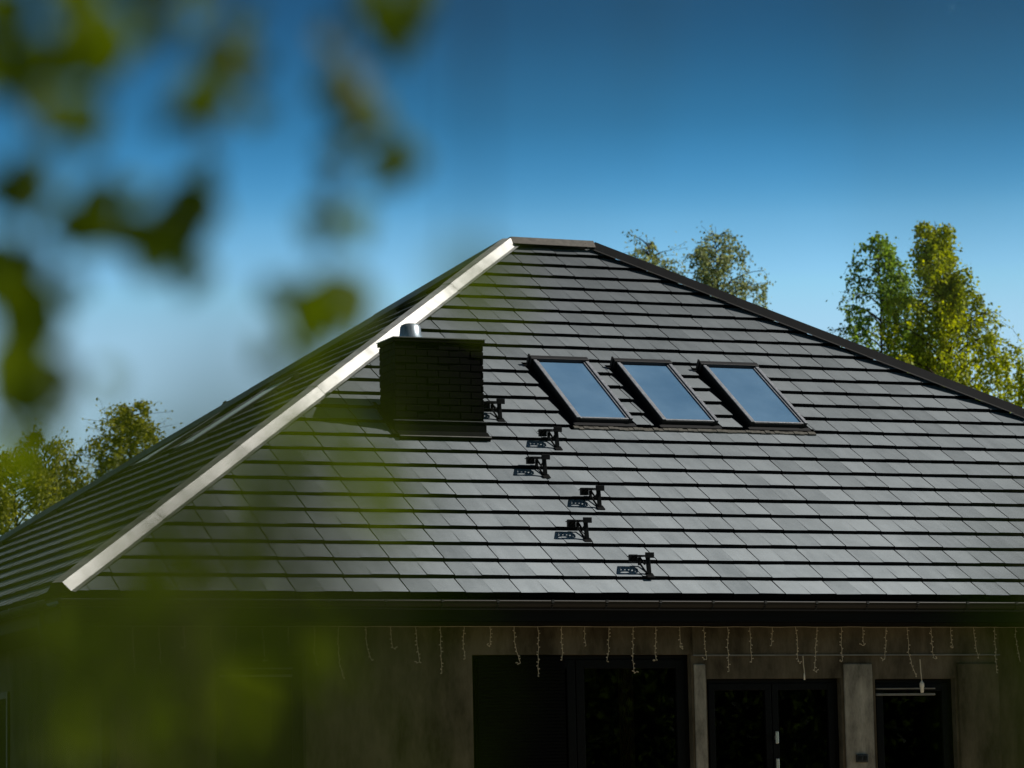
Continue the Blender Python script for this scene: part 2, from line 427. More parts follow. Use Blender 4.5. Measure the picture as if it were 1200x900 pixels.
# --- eaves: gutter, fascia, soffit
def gutter(name, A, B, out):
    A, B, out = Vector(A), Vector(B), Vector(out)
    mb = MB(); d = (B - A); Lg = d.length; d.normalize()
    prof = []
    r = .068
    for k in range(11):
        a = math.pi*(k/10)
        prof.append((-.002 + r - r*math.cos(a) , -r*math.sin(a)))
    inner = [(x if 0 < i < 10 else x, y + .004) for i, (x, y) in enumerate(prof)]
    nst = 24; n0 = len(mb.v)
    for i in range(nst + 1):
        p = A + d*(Lg*i/nst)
        for x, y in prof: mb.v.append(tuple(p + out*x + Vector((0, 0, y))))
    m = len(prof)
    for i in range(nst):
        for k in range(m - 1):
            mb.f.append((n0+i*m+k, n0+(i+1)*m+k, n0+(i+1)*m+k+1, n0+i*m+k+1)); mb.t.append(.5); mb.m.append(0)
    # rolled front bead
    bead = MB()
    bead.tube([A + out*(2*r) + Vector((0, 0, .002)), B + out*(2*r) + Vector((0, 0, .002))], .008, 8)
    q = .3
    while q < Lg:
        p = A + d*q + out*(2*r)
        bead.box((-.012, -.012, -.012), (.012, .012, .014), Matrix.Translation(p))
        for k in range(5, 10):
            x, y = prof[k]
            mb.box((-.012, -.004, -.004), (.012, .004, .004), Matrix.Translation(A + d*q + out*x + Vector((0, 0, y - .003))))
        q += .58
    o = mb.build(name, M['gutter'], house, smooth=True)
    bead.build('gutter_bead', M['coping'], o)
    return o
GZ = EZ - .055
gutter('gutter', (X0 - .02, -.012, GZ), (X0 + WID, -.012, GZ), (0, -1, 0))
gutter('gutter', (X0 - .012, -.02, GZ), (X0 - .012, DEP, GZ), (-1, 0, 0))
mb = MB()
mb.box((X0 + .012, .012, EZ - .24), (X0 + WID - .012, .04, EZ - .02))
mb.box((X0 + .012, .0402, EZ - .24), (X0 + .04, DEP - .0402, EZ - .02))
mb.box((X0 + WID - .04, .0402, EZ - .24), (X0 + WID - .012, DEP - .0402, EZ - .02))
mb.box((X0 + .012, DEP - .04, EZ - .24), (X0 + WID - .012, DEP - .012, EZ - .02))
mb.build('fascia', M['fascia'], house)
mb = MB()
mb.box((X0 + .045, .045, EZ - .25), (X0 + WID - .045, DEP - .045, EZ - .232))
mb.build('soffit', M['soffit'], house)

# --- walls with openings
WY = .65; XL = .14; XRW = X0 + WID - .65; WB = DEP - .65; XC = 9.78
opens = [(1.13, 2.04, 1.0, EZ - .535), (3.79, 6.19, .05, EZ - .54), (6.36, 7.90, .05, EZ - .79), (8.30, 9.25, .05, EZ - .80)]
REV = .16
wl = MB()
ZT = EZ - .251
def wall_grid(y, xa, xb, ops):
    xs = sorted({xa, xb, *[o[0] for o in ops], *[o[1] for o in ops]})
    zs = sorted({0., ZT, *[o[2] for o in ops], *[o[3] for o in ops]})
    for i in range(len(xs) - 1):
        for j in range(len(zs) - 1):
            cx, cz = (xs[i] + xs[i+1])/2, (zs[j] + zs[j+1])/2
            if any(o[0] < cx < o[1] and o[2] < cz < o[3] for o in ops): continue
            wl.face([(xs[i], y, zs[j]), (xs[i+1], y, zs[j]), (xs[i+1], y, zs[j+1]), (xs[i], y, zs[j+1])])
    for a, b, c, d in ops:
        y2 = y + REV
        wl.face([(a, y, c), (a, y, d), (a, y2, d), (a, y2, c)]); wl.face([(b, y, d), (b, y, c), (b, y2, c), (b, y2, d)])
        wl.face([(a, y, d), (b, y, d), (b, y2, d), (a, y2, d)]); wl.face([(b, y, c), (a, y, c), (a, y2, c), (b, y2, c)])
wall_grid(WY, XL, XC, opens)
wl.face([(XC, WY, 0), (XC, WY + .28, 0), (XC, WY + .28, ZT), (XC, WY, ZT)])
wall_grid(WY + .28, XC, XRW, [(10.6, 12.4, .9, EZ - .8)])
wl.face([(XL, WB, 0), (XL, WY, 0), (XL, WY, ZT), (XL, WB, ZT)])
wl.face([(XRW, WY + .28, 0), (XRW, WB, 0), (XRW, WB, ZT), (XRW, WY + .28, ZT)])
wl.face([(XRW, WB, 0), (XL, WB, 0), (XL, WB, ZT), (XRW, WB, ZT)])
wl.build('wall', M['plaster'], house)
# beam over the terrace doors, with a thin drip trim below, and the pillars
mb = MB(); mb.box((6.20, WY - .035, EZ - .545), (XC, WY + .002, EZ - .253)); mb.build('beam', M['plaster'], house, bevel=.006)
mb = MB(); mb.box((6.20, WY - .046, EZ - .558), (XC + .002, WY + .001, EZ - .5452)); mb.build('drip_trim', M['rail'], house)
for a, b in ((6.215, 6.345), (7.93, 8.265), (9.28, XC - .01)):
    mb = MB(); mb.box((a, WY - .022, 0), (b, WY + .003, EZ - .64)); mb.build('pillar', M['pillar'] if a < 9 else M['plaster'], house, bevel=.012)
# dark room behind the panes
mb = MB()
y0, y1 = WY + REV + .09, WY + 4.2
mb.face([(XL+.1, y1, 0), (XC, y1, 0), (XC, y1, ZT), (XL+.1, y1, ZT)])
mb.face([(XL+.1, y0, .01), (XC, y0, .01), (XC, y1, .01), (XL+.1, y1, .01)])
mb.face([(XL+.1, y0, ZT-.1), (XL+.1, y1, ZT-.1), (XC, y1, ZT-.1), (XC, y0, ZT-.1)])
for x in (XL+.1, 3.0, 6.27, 8.1, XC): mb.face([(x, y0, 0), (x, y1, 0), (x, y1, ZT), (x, y0, ZT)])
mb.build('room', M['room'], house)

def frame_box(mb, a, b, c, d, y, w, t):
    mb.box((a, y, c), (a + w, y + t, d)); mb.box((b - w, y, c), (b, y + t, d))
    mb.box((a + w, y, c), (b - w, y + t, c + w)); mb.box((a + w, y, d - w), (b - w, y + t, d))
def window(a, b, c, d, leaves, rail=None, blind=None, kind='window', w=.06, blind_w=None):
    y = WY + REV - .075
    fr = MB(); frame_box(fr, a + .001, b - .001, c + .001, d - .001, y, .045, .07)
    o = fr.build('frame', M['frame'], None, bevel=.004)
    root = empty(kind); root.parent = house; o.parent = root
    if kind == 'terrace_door': pass
    for (p, q) in leaves:
        s = MB(); frame_box(s, p, q, c + .047, d - .047, y - .012, w, .06)
        s.build('sash', M['frame'], root, bevel=.004)
        gp = MB(); gp.face([(p + w, y + .02, c + .04 + w), (q - w, y + .02, c + .04 + w), (q - w, y + .02, d - .04 - w), (p + w, y + .02, d - .04 - w)])
        gp.build('pane', M['glass'], root)
    if blind:
        p, q = blind; sl = MB(); z = d - .02; zb = c + .3
        while z > zb:
            sl.box((p, y - .06, z - .030), (q, y - .045, z - .006), Matrix.Translation((0, 0, 0)))
            sl.box((p, y - .056, z - .006), (q, y - .048, z))
            z -= .034
        sl.build('blind', M['blind'], root)
    if rail:
        p, q, z0, z1 = rail; r_ = MB()
        r_.box((p, y - .055, z1 - .014), (q, y - .014, z1)); r_.box((p, y - .05, z0), (q, y - .014, z0 + .024))
        r_.build('blind_rail', M['rail'], root, bevel=.003)
    return root
window(*opens[0], [(1.18, 1.99)], rail=(1.18, 1.92, EZ - .75, EZ - .66))
w1 = window(*opens[1], [(3.84, 4.93), (4.94, 6.14)], blind=(3.86, 4.80), w=.09)
mb = MB()
for k in range(14):
    x = 5.50 + k*.012; mb.face([(x, WY + .3 + .012*(k % 2), .1), (x + .012, WY + .3 + .012*((k + 1) % 2), .1), (x + .012, WY + .3 + .012*((k + 1) % 2), EZ - .62), (x, WY + .3 + .012*(k % 2), EZ - .62)])
mb.build('curtain', M['curtain'], w1)
dr = window(*opens[2], [(6.41, 7.125), (7.135, 7.85)], kind='terrace_door', w=.07)
mb = MB(); yh = WY + REV - .087
mb.box((7.142, yh - .05, 1.54), (7.175, yh - .03, 1.665)); mb.box((7.150, yh - .031, 1.58), (7.166, yh, 1.62)); mb.build('handle', M['steel'], dr, bevel=.005)
mb = MB(); mb.box((7.142, yh - .05, 1.18), (7.175, yh - .03, 1.385)); mb.box((7.150, yh - .031, 1.25), (7.166, yh, 1.29)); mb.build('handle', M['steel'], dr, bevel=.005)
window(*opens[3], [(8.345, 9.205)], rail=(8.33, 9.03, EZ - .975, EZ - .895), w=.08)
# far-right wall window and the left side wall window
y = WY + .28
root = empty('window'); root.parent = house
mb = MB(); frame_box(mb, 10.6, 12.4, .9, EZ - .8, y + .1, .06, .06); mb.build('frame', M['frame'], root)
mb = MB(); mb.face([(10.66, y + .13, .96), (12.34, y + .13, .96), (12.34, y + .13, EZ - .86), (10.66, y + .13, EZ - .86)]); mb.build('pane', M['frame'], root)
root = empty('window'); root.parent = house
mb = MB()
for a, b in ((5.2, 8.4),):
    for (p, q, r0, r1) in ((a, a + .07, .1, 2.3), (b - .07, b, .1, 2.3), (a + .07, b - .07, .1, .17), (a + .07, b - .07, 2.23, 2.3)):
        mb.box((XL - .03, p, r0), (XL + .02, q, r1))
mb.build('frame', M['frame'], root)
mb = MB(); mb.face([(XL - .012, 8.33, .17), (XL - .012, 5.27, .17), (XL - .012, 5.27, 2.23), (XL - .012, 8.33, 2.23)]); mb.build('pane', M['room_dark'], root)

# downpipe at the left corner
mb = MB()
pts = [(-.56, .74, EZ - .11), (-.56, .74, EZ - .30), (-.53, .74, EZ - .40), (-.40, .74, EZ - .50), (-.06, .74, EZ - .70), (.03, .74, EZ - .79), (.055, .74, EZ - .92), (.055, .74, .05)]
mb.tube(pts, .043, 14)
dp = mb.build('downpipe', M['gutter'], house, smooth=True)
mb = MB()
for z in (EZ - 1.15, 1.0, .3):
    mb = MB()
    mb.lathe((.055, .74, z), [(.046, 0), (.05, 0), (.05, .035), (.046, .035)], 14); mb.box((.095, .73, z + .005), (XL - .001, .75, z + .03))
    mb.build('pipe_clip', M['gutter'], dp)
# socket on the pillar
mb = MB(); mb.box((8.035, WY - .055, EZ - 1.67), (8.165, WY - .0225, EZ - 1.585)); so = mb.build('socket', M['socket'], house, bevel=.008)
mb = MB()
for x in (8.068, 8.132): 
    mb.box((x - .022, WY - .062, EZ - 1.65), (x + .022, WY - .0555, EZ - 1.605))
mb.build('socket_lid', M['gutter'], so, bevel=.003)

# --- chimney
ch = empty('chimney', (0, 0, 0)); ch.parent = house
ZC0, ZC1 = EZ + CHY0*TP - .1, EZ + 2.955
bk, mo = MB(), MB()
z = ZC0; i = 0; crng = random.Random(5)
while z + .064 <= ZC1 + .01:
    for side in range(4):
        # bricks along each face, half-bond
        pass
    o_ = .125 if i % 2 else 0
    def run(x0, x1, yA, yB, along):
        q = (x0 if along == 'x' else yA) - o_
        e = x1 if along == 'x' else yB
        while q < e - .01:
            a = max(q, x0 if along == 'x' else yA); b = min(q + .24, e)
            if b - a > .02:
                pr = crng.uniform(-.004, .006)
                if along == 'x': bk.box((a, yA - pr, z), (b, yB, z + .063), tint=crng.random())
                else: bk.box((x0 - pr if x0 < 4 else x0, a, z), (x1 if x0 < 4 else x1 + pr, b, z + .063), tint=crng.random())
            q += .25
    run(CHX0, CHX1, CHY0, CHY0 + .1, 'x')
    run(CHX0, CHX0 + .1, CHY0 + .102, CHY1, 'y')
    run(CHX1 - .1, CHX1, CHY0 + .102, CHY1, 'y')
    z += .075; i += 1
mo.box((CHX0 + .007, CHY0 + .007, ZC0), (CHX1 - .007, CHY1 - .007, ZC1))
bk.build('brickwork', M['brick'], ch, bevel=.003); mo.build('mortar', M['mortar'], ch)
mb = MB(); mb.box((CHX0 - .018, CHY0 - .018, ZC1 + .001), (CHX1 + .018, CHY1 + .018, ZC1 + .045)); cpo = mb.build('coping', M['brick'], ch, bevel=.005)
mb = MB(); mb.box((CHX0 - .024, CHY0 - .024, ZC1 + .0455), (CHX1 + .024, CHY1 + .024, ZC1 + .054)); mb.build('top_sheet', M['rail'], cpo)
mb = MB(); mb.lathe((4.13, CHY0 + .27, ZC1 + .0545), [(.135, 0), (.135, .03), (.122, .06), (.112, .15), (.105, .155), (.1, .17), (.06, .185), (.0, .19)], 28)
mb.build('flue_pipe', M['flue'], ch, smooth=True)
# flashing in the roof slope
FM = Matrix(((1, 0, 0, 0), (0, CP, -SP, 0), (0, SP, CP, EZ), (0, 0, 0, 1)))     # (X, s, h) -> world on the front slope
fl = MB()
s0 = CHY0/CP
fl.box((CHX0 - .01, s0 - .13, .056), (CHX1 + .02, s0 - .002, .066), FM)
fl.box((CHX0 - .01, s0 - .14, .02), (CHX1 + .02, s0 - .131, .068), FM)
fl.box((CHX0 - .02, CHY0 - .016, EZ + CHY0*TP + .02), (CHX1 + .02, CHY0 - .006, EZ + CHY0*TP + .15))
fl.box((CHX0 - .028, CHY0 - .024, EZ + CHY0*TP + .15), (CHX1 + .028, CHY0 - .006, EZ + CHY0*TP + .166))
fl.box((CHX0 - .07, s0 - .08, .05), (CHX0 - .031, CHY1/CP + .1, .062), FM)
fl.box((CHX1 + .031, s0 - .08, .02), (CHX1 + .06, CHY1/CP + .1, .03), FM)
for k in range(2):
    x = (CHX0 - .022, CHX1 + .006)[k]
    fl.box((x, CHY0 - .004, ZC0), (x + .016, CHY1 + .01, EZ + CHY0*TP + .15))
fl = fl.build('flashing', M['flash'], ch, bevel=.003)
mb = MB(); mb.box((CHX0 - .008, s0 - .144, .069), (CHX1 + .02, s0 - .130, .074), FM); mb.build('flashing_edge', M['rail'], fl)
mb = MB(); mb.box((CHX0 - .03, CHY0 - .027, EZ + CHY0*TP + .1665), (CHX1 + .03, CHY0 - .007, EZ + CHY0*TP + .172)); mb.build('flashing_edge', M['rail'], fl)

# --- roof windows (skylights)
def skylight(Mx, a0, a1, s0, s1, hh=.105, glass='sglass', sink=.016):
    r = empty('skylight'); r.parent = house; t = .047
    fr = MB()
    fr.box((a0, s0, .0), (a0 + t, s1, hh), Mx); fr.box((a1 - t, s0, .0), (a1, s1, hh), Mx)
    fr.box((a0 + t, s0, .0), (a1 - t, s0 + .05, hh - .012), Mx)
    f = fr.build('frame', M['sdark'], r, bevel=.003)
    cv = MB()
    cv.box((a0 - .004, s0 - .004, hh + .001), (a0 + t - .012, s1 + .002, hh + .012), Mx)
    cv.box((a1 - t + .012, s0 - .004, hh + .001), (a1 + .004, s1 + .002, hh + .012), Mx)
    cv.box((a0 + t - .006, s0 + .004, hh - .010), (a0 + t + .012, s1 - .06, hh - .002), Mx)
    cv.box((a1 - t - .012, s0 + .004, hh - .010), (a1 - t + .006, s1 - .06, hh - .002), Mx)
    cv.box((a0 + t - .006, s0 + .006, hh - .010), (a1 - t + .006, s0 + .032, hh - .001), Mx)
    cv.build('cladding', M['sframe'], f, bevel=.003)
    hd = MB()
    hd.box((a0 - .035, s1 - .055, .02), (a1 + .012, s1 + .03, hh + .028), Mx)
    hd.box((a0 - .05, s1 - .02, .02), (a0 - .028, s1 + .035, hh + .045), Mx)
    hd.build('hood', M['sdark'], r, bevel=.006)
    gl = MB()
    gl.face([Mx @ Vector(p) for p in ((a0 + t, s0 + .03, hh - sink), (a1 - t, s0 + .03, hh - sink), (a1 - t, s1 - .05, hh - sink), (a0 + t, s1 - .05, hh - sink))])
    gl.build('pane', M[glass], r)
    fs = MB()
    fs.box((a0 - .099, s0 - .02, -.003), (a0 - .001, s1 + .02, .006), Mx)
    fs.box((a1 + .001, s0 - .02, -.003), (a1 + .054, s1 + .065, .006), Mx)
    fs.box((a0 - .001, s1 + .031, -.003), (a1 + .001, s1 + .060, .006), Mx)
    fs.box((a0 - .04, s0 - .075, .0), (a1 + .03, s0 - .001, .05), Mx)
    fs.build('flashing', M['sdark'], r)
    return r
for i, (a, b) in enumerate(sky_x): skylight(FM, a, b, SK0, SK1)
mb = MB(); arng = random.Random(2)
x = 6.0
while x < 8.95:
    x2 = min(x + .06, 8.97)
    mb.box((x, 3.775 + arng.uniform(-.01, .008), .014), (x2, 3.834, .036 + arng.uniform(-.004, .006)), FM)
    x = x2
mb.build('lead_apron', M['lead'], house)
LM = Matrix(((0, CP, -SP, X0), (-1, 0, 0, DEP), (0, SP, CP, EZ), (0, 0, 0, 1)))  # left slope: (a, s, h), a runs towards -Y
for a, b in LSK: skylight(LM, DEP - b, DEP - a, LS0, LS1, .065, 'lglass', .004)

# ------------------------------------------------------------------ roof steps (perforated treads on brackets)
def plate_mesh():
    cu = D.curves.new('tread', 'CURVE'); cu.dimensions = '2D'; cu.fill_mode = 'BOTH'; cu.extrude = .003
    def spl(pts):
        s = cu.splines.new('POLY'); s.points.add(len(pts) - 1); s.use_cyclic_u = True
        for p, q in zip(s.points, pts): p.co = (q[0], q[1], 0, 1)
    w, d = .100, .112
    out = []
    def arc(cx, cy, r, a0, a1, n=6):
        for k in range(n + 1):
            a = R(a0 + (a1 - a0)*k/n); out.append((cx + r*math.cos(a), cy + r*math.sin(a)))
    arc(-w + .02, -d + .02, .02, 180, 270); arc(w - .06, -d + .06, .06, 270, 360); arc(w - .06, d - .06, .06, 0, 90); arc(-w + .02, d - .02, .02, 90, 180)
    spl(out)
    def hole(cx, cy, rx, ry, n=10): spl([(cx + rx*math.cos(2*math.pi*k/n), cy + ry*math.sin(2*math.pi*k/n)) for k in range(n)])
    for x in (-.060, -.020, .020): hole(x, .068, .0105, .015)
    for x in (-.054, -.012, .030): hole(x, .016, .0105, .015)
    hole(.068, .0, .012, .022)
    hole(-.012, -.052, .050, .018, 16)
    ob = D.objects.new('tmp', cu); COL.objects.link(ob)
    dg = bpy.context.evaluated_depsgraph_get()
    me = D.meshes.new_from_object(ob.evaluated_get(dg))
    D.objects.remove(ob); D.curves.remove(cu)
    me.name = 'tread'; me.materials.clear(); me.materials.append(M['step'])
    return me
PX, PY, PZ = -.070, .075, .235
step_labels = ['black roof step bracket right beside the foot of the chimney', 'black roof step, second from the top, just below the corner of the first skylight',
    'black roof step, third down from the chimney, left of its neighbours', 'fourth black roof step down, set to the right in mid roof',
    'fifth black roof step down, left of the lowest one', 'lowest black roof step, nearest the gutter']
def make_step(loc):
    r = empty('roof_step', loc)
    pl = D.objects.new('tread', plate_mesh()); COL.objects.link(pl); pl.parent = r; pl.location = (PX, PY, PZ)
    def bit(name, fn, bev=.003):
        m_ = MB(); fn(m_); m_.build(name, M['step'], r, bevel=bev)
    bit('tread_edge', lambda m: m.box((PX - .080, PY + .066, PZ - .056), (PX + .006, PY + .110, PZ + .022)))
    bit('tread_edge', lambda m: m.box((PX + .012, PY - .112, PZ - .028), (PX + .112, PY - .104, PZ + .030)))
    bit('toe_stop', lambda m: m.box((PX + .060, PY - .103, PZ + .0035), (PX + .108, PY - .06, PZ + .030)))
    bit('strut', lambda m: m.box((-.021, -.016, -.02), (.021, .014, PZ - .004), Matrix.Rotation(R(-4), 4, 'Y')))
    u = Vector((0, CP, SP))
    bit('foot_rail', lambda m: m.tube([Vector((-.01, -.02, .02)), Vector((-.01, 0, .03)) + u*.12, Vector((-.012, 0, .035)) + u*.25], .010, 8), 0)
    bit('strut', lambda m: m.box((-.040, .178, .15), (-.010, .202, PZ - .004)))
    bit('brace', lambda m: m.tube([(-.012, .0, PZ - .03), (-.03, .05, PZ - .085), (-.015, .12, PZ - .06), (-.020, .18, PZ - .01)], .010, 8), 0)
    bit('foot_plate', lambda m: m.box((-.045, -.040, .030), (.040, .045, .042), Matrix.Rotation(PITCH, 4, 'X')))
    return r
step_pos = [(5.14, 3.905), (5.58, 3.236), (5.20, 2.555), (5.565, 1.842), (5.155, 1.112), (5.565, .362)]
proto = None
for (x, s), lb in zip(step_pos, step_labels):
    loc = (x + .028, s*CP - .012, EZ + s*SP + .012)
    if proto is None: r = proto = make_step(loc)
    else:
        r = proto.copy(); COL.objects.link(r); r.location = loc
        for c in proto.children:
            k = c.copy(); COL.objects.link(k); k.parent = r
    tag(r, lb, 'roof step', 'black steps climbing the roof to the chimney')

# ------------------------------------------------------------------ icicle lights under the eave
ic = tag(empty('icicle_lights', (0, .56, EZ - .262)), 'unlit icicle light string with pale drops hanging along the eave above the windows', 'string lights')
mb = MB(); pts = []
irng = random.Random(11)
x = -.1
while x < 12.6:
    pts.append((x, 0, irng.uniform(-.004, .002))); x += .13
mb.tube(pts, .003, 6); mb.build('cable', M['wire'], ic)
k = 0; x = .27; LEN = [.50, .35, .20, .36]
while x < 12.5:
    ln = LEN[(k + 0) % 4]*irng.uniform(.90, 1.05)
    w_ = MB(); b_ = w_
    n = max(4, int(ln/.035)); p = Vector((0, 0, 0)); pl = [p.copy()]
    drift = irng.uniform(-.04, .07)
    for q in range(n):
        e = (q/n)**2
        p = p + Vector((irng.uniform(-.007, .007) + drift*e*.35, irng.uniform(-.004, .004), -ln/n)); pl.append(p.copy())
    if irng.random() < .5:
        sgn = irng.choice((-1, 1))
        pl.append(p + Vector((sgn*.02, 0, -.01))); pl.append(p + Vector((sgn*.035, 0, .004)))
    w_.tube(pl, .0032, 6)
    for q in range(1, len(pl)):
        sgn = irng.choice((-1, 1)); c = pl[q]; e = c + Vector((sgn*irng.uniform(.008, .020), irng.uniform(-.008, .004), irng.uniform(-.012, .012)))
        b_.tube([c, e], [.0036, .0066], 6)
    o = w_.build('light_drop', M['wire'], ic); o.location = (x + irng.uniform(-.012, .012), 0, 0)
    x += .2622; k += 1

# two thin hanging items in front of the terrace doors
def pendant(name, x, z1, z0, label, lamp):
    r = tag(empty(name, (x, WY - .06, z0)), label, 'hanging light', 'thin pendants below the beam')
    mb = MB(); mb.tube([(0, .0, z1 - z0), (.004, 0, (z1 - z0)*.6), (.012, 0, (z1-z0)*.3), (.010, 0, 0)], .006, 8); mb.build('cord', M['wire'], r)
    mb = MB()
    if lamp: mb.lathe((.012, 0, -.02), [(.0, -.002), (.016, 0), (.02, .02), (.018, .05), (.024, .06), (.024, .10), (.012, .115), (.005, .13)], 14)
    else: mb.lathe((.010, 0, -.01), [(.0, -.002), (.008, 0), (.009, .04), (.006, .07)], 10)
    mb.build('lamp', M['bulb'], r, smooth=True)
pendant('hanging_lamp', 7.44, EZ - .56, EZ - .80, 'plain thin pale cord hanging above the dark double door', False)
pendant('hanging_lamp', 8.81, EZ - .60, EZ - .93, 'thin cord ending in a white lamp before the right window', True)

# ------------------------------------------------------------------ trees behind the house
ML = dict(
    green=leaf_material('birch_leaf_green', (.040, .085, .014), (.28, .42, .08), .5, .5, .8),
    yellow=leaf_material('birch_leaf_yellow', (.060, .095, .006), (.50, .56, .05), .5, .5, .7),
    pale=leaf_material('sparse_leaf_pale', (.10, .13, .05), (.34, .38, .16), .5, .5, .8),
    olive=leaf_material('bush_leaf_olive', (.09, .11, .015), (.40, .42, .08), .5, .5, .6),
)
def leaf_quad(mb, c, size, rng, hang=.6):
    # pointed leaf of two triangles sharing a midrib
    d = Vector((rng.gauss(0, .6), rng.gauss(0, .6), -hang + rng.gauss(0, .5)))
    if d.length < .05: d = Vector((0, 0, -1))
    d.normalize(); w = d.cross(Vector((rng.gauss(0, 1), rng.gauss(0, 1), rng.gauss(0, 1)))).normalized()
    nn = d.cross(w)*.12
    a, b = c, c + d*size
    m = c + d*(size*.42); h = size*.36
    t = rng.random()*.6
    n0 = len(mb.v)
    mb.v.extend([tuple(a), tuple(m + (w + nn)*h), tuple(b), tuple(m - (w - nn)*h)])
    mb.f.append((n0, n0+1, n0+2)); mb.t.append(t); mb.m.append(0)
    mb.f.append((n0, n0+2, n0+3)); mb.t.append(min(1, t + .06)); mb.m.append(0)

def back_tree(x, y, h, rad, z0, nb, nl, mat, label, seed, leaf=.085, shape=1.0, droop=.5, strands=7, group=None, kind='birch_tree', lean=0.):
    rng = random.Random(seed)
    root = tag(empty(kind, (x, y, 0)), label, 'tree', group)
    tk, cr = MB(), MB()
    bend = [Vector((lean*(k/8)**2*h*.1 + rng.gauss(0, .05)*(k/8), rng.gauss(0, .05)*(k/8), h*.985*k/8)) for k in range(9)]
    tk.tube(bend, [.11*(1 - k/8.1) + .003 for k in range(9)], 8)
    def axis(z):
        t = max(0, min(7.999, z/(h*.985)*8)); i = int(t); return bend[i].lerp(bend[i + 1], t - i)
    for b in range(nb):
        f = (b + rng.random())/nb
        z = z0 + (h - z0)*f**.80
        az = b*2.39996 + rng.gauss(0, .4)
        prof = (1 - ((z - z0)/(h - z0 + .01)))**(.80*shape)*(.55 + .45*min(1, (z - z0 + .3)/1.6))
        ln = max(.34, rad*prof*rng.uniform(.6, 1.15))
        p = axis(z*.97); path = [p.copy()]
        el = R(rng.uniform(20, 55))
        for q in range(5):
            p = p + Vector((math.cos(az)*math.cos(el), math.sin(az)*math.cos(el), math.sin(el)))*(ln/5); path.append(p.copy())
            el -= R(droop*22); az += rng.gauss(0, .12)
        tk.tube(path, [.018*(1 - q/5.5) + .003 for q in range(6)], 5, caps=False)
        dens = rng.choice((.15, .5, 1.0, 1.3))*rng.uniform(.8, 1.2)
        for s in range(strands):
            t = rng.uniform(.15, 1.0)*5; i = min(4, int(t)); a = path[i].lerp(path[i + 1], t - i)
            sl = rng.uniform(.25, 1.1)*(.40 + .40*rad*prof); pth = [a.copy()]
            v = Vector((math.cos(az), math.sin(az), .35)) + Vector((rng.gauss(0, .7), rng.gauss(0, .7), rng.gauss(0, .3)))
            n_ = max(3, int(nl*sl*dens))
            qv = a.copy()
            for q in range(n_):
                v.z -= droop*.30; v.normalize(); qv = qv + v*(sl/n_)
                leaf_quad(cr, qv + Vector((rng.gauss(0, .05), rng.gauss(0, .05), rng.gauss(0, .05))), leaf*rng.uniform(.65, 1.25), rng)
                if q % 4 == 3: pth.append(qv.copy())
            if len(pth) > 1: tk.tube(pth, .004, 3, caps=False)
    tk.build('trunk', M['twig'] if kind != 'birch_tree' else [M['twig']], root, smooth=True)
    cr.build('crown', mat, root)
    return root
TG = 'trees standing behind the house'
back_tree(22.75, 27.5, 12.4, 3.1, 6.3, 60, 74, ML['green'], 'green birch behind the right hip, left one of the close pair', 21, .080, 1.0, .5, 9, TG)
back_tree(23.15, 25.2, 12.2, 4.0, 5.6, 94, 82, ML['yellow'], 'dense yellow-green birch, tallest broad crown at the right behind the roof', 22, .080, 1.15, .5, 10, TG, lean=-.3)
back_tree(24.45, 22.9, 10.1, 1.8, 5.0, 46, 60, ML['green'], 'green tree cut by the right edge of the photo', 23, .075, .8, .5, 8, TG)
back_tree(20.15, 32.7, 13.1, 1.9, 9.0, 44, 62, ML['pale'], 'sparse wispy tree top just right of the ridge, left one of two', 24, .075, .75, .4, 6, TG, kind='young_tree')
back_tree(22.2, 34.0, 13.6, 2.4, 9.2, 62, 66, ML['pale'], 'sparse wispy tree top over the right hip, taller and right one of two', 25, .075, .75, .45, 6, TG, kind='young_tree')
back_tree(10.0, 37.2, 9.75, 2.2, 5.0, 66, 56, ML['olive'], 'olive-green tree peeking over the left roof edge, nearest the roof', 27, .08, .60, .3, 9, TG, kind='broadleaf_tree')
back_tree(8.6, 39.0, 9.3, 1.9, 5.0, 50, 52, ML['olive'], 'olive-green tree left of the roof edge, middle one of the group', 28, .08, .60, .3, 9, TG, kind='broadleaf_tree')
back_tree(6.9, 34.3, 8.3, 1.9, 4.2, 62, 56, ML['olive'], 'dense low olive tree at the left edge of the photo', 29, .08, .55, .3, 9, TG, kind='broadleaf_tree')

# woodland edge behind the photographer (mirrored in the panes)
mb = MB(); wr = random.Random(40)
for k in range(560):
    cx, cy, cz = wr.uniform(-50, 80), wr.uniform(-80, -64), wr.uniform(.5, 15)
    for q in range(55):
        leaf_quad(mb, Vector((cx + wr.gauss(0, 1.6), cy + wr.gauss(0, 1.2), max(.2, cz + wr.gauss(0, 1.5)))), wr.uniform(.9, 2.2), wr)
for k in range(420):
    cx, cy, cz = wr.uniform(-20, 55), wr.uniform(-62, -54), wr.uniform(.5, 11)
    for q in range(100):
        leaf_quad(mb, Vector((cx + wr.gauss(0, 1.0), cy + wr.gauss(0, .9), max(.2, cz + wr.gauss(0, 1.0)))), wr.uniform(.18, .40), wr)
tag(mb.build('wood', ML['green']), kind='stuff')

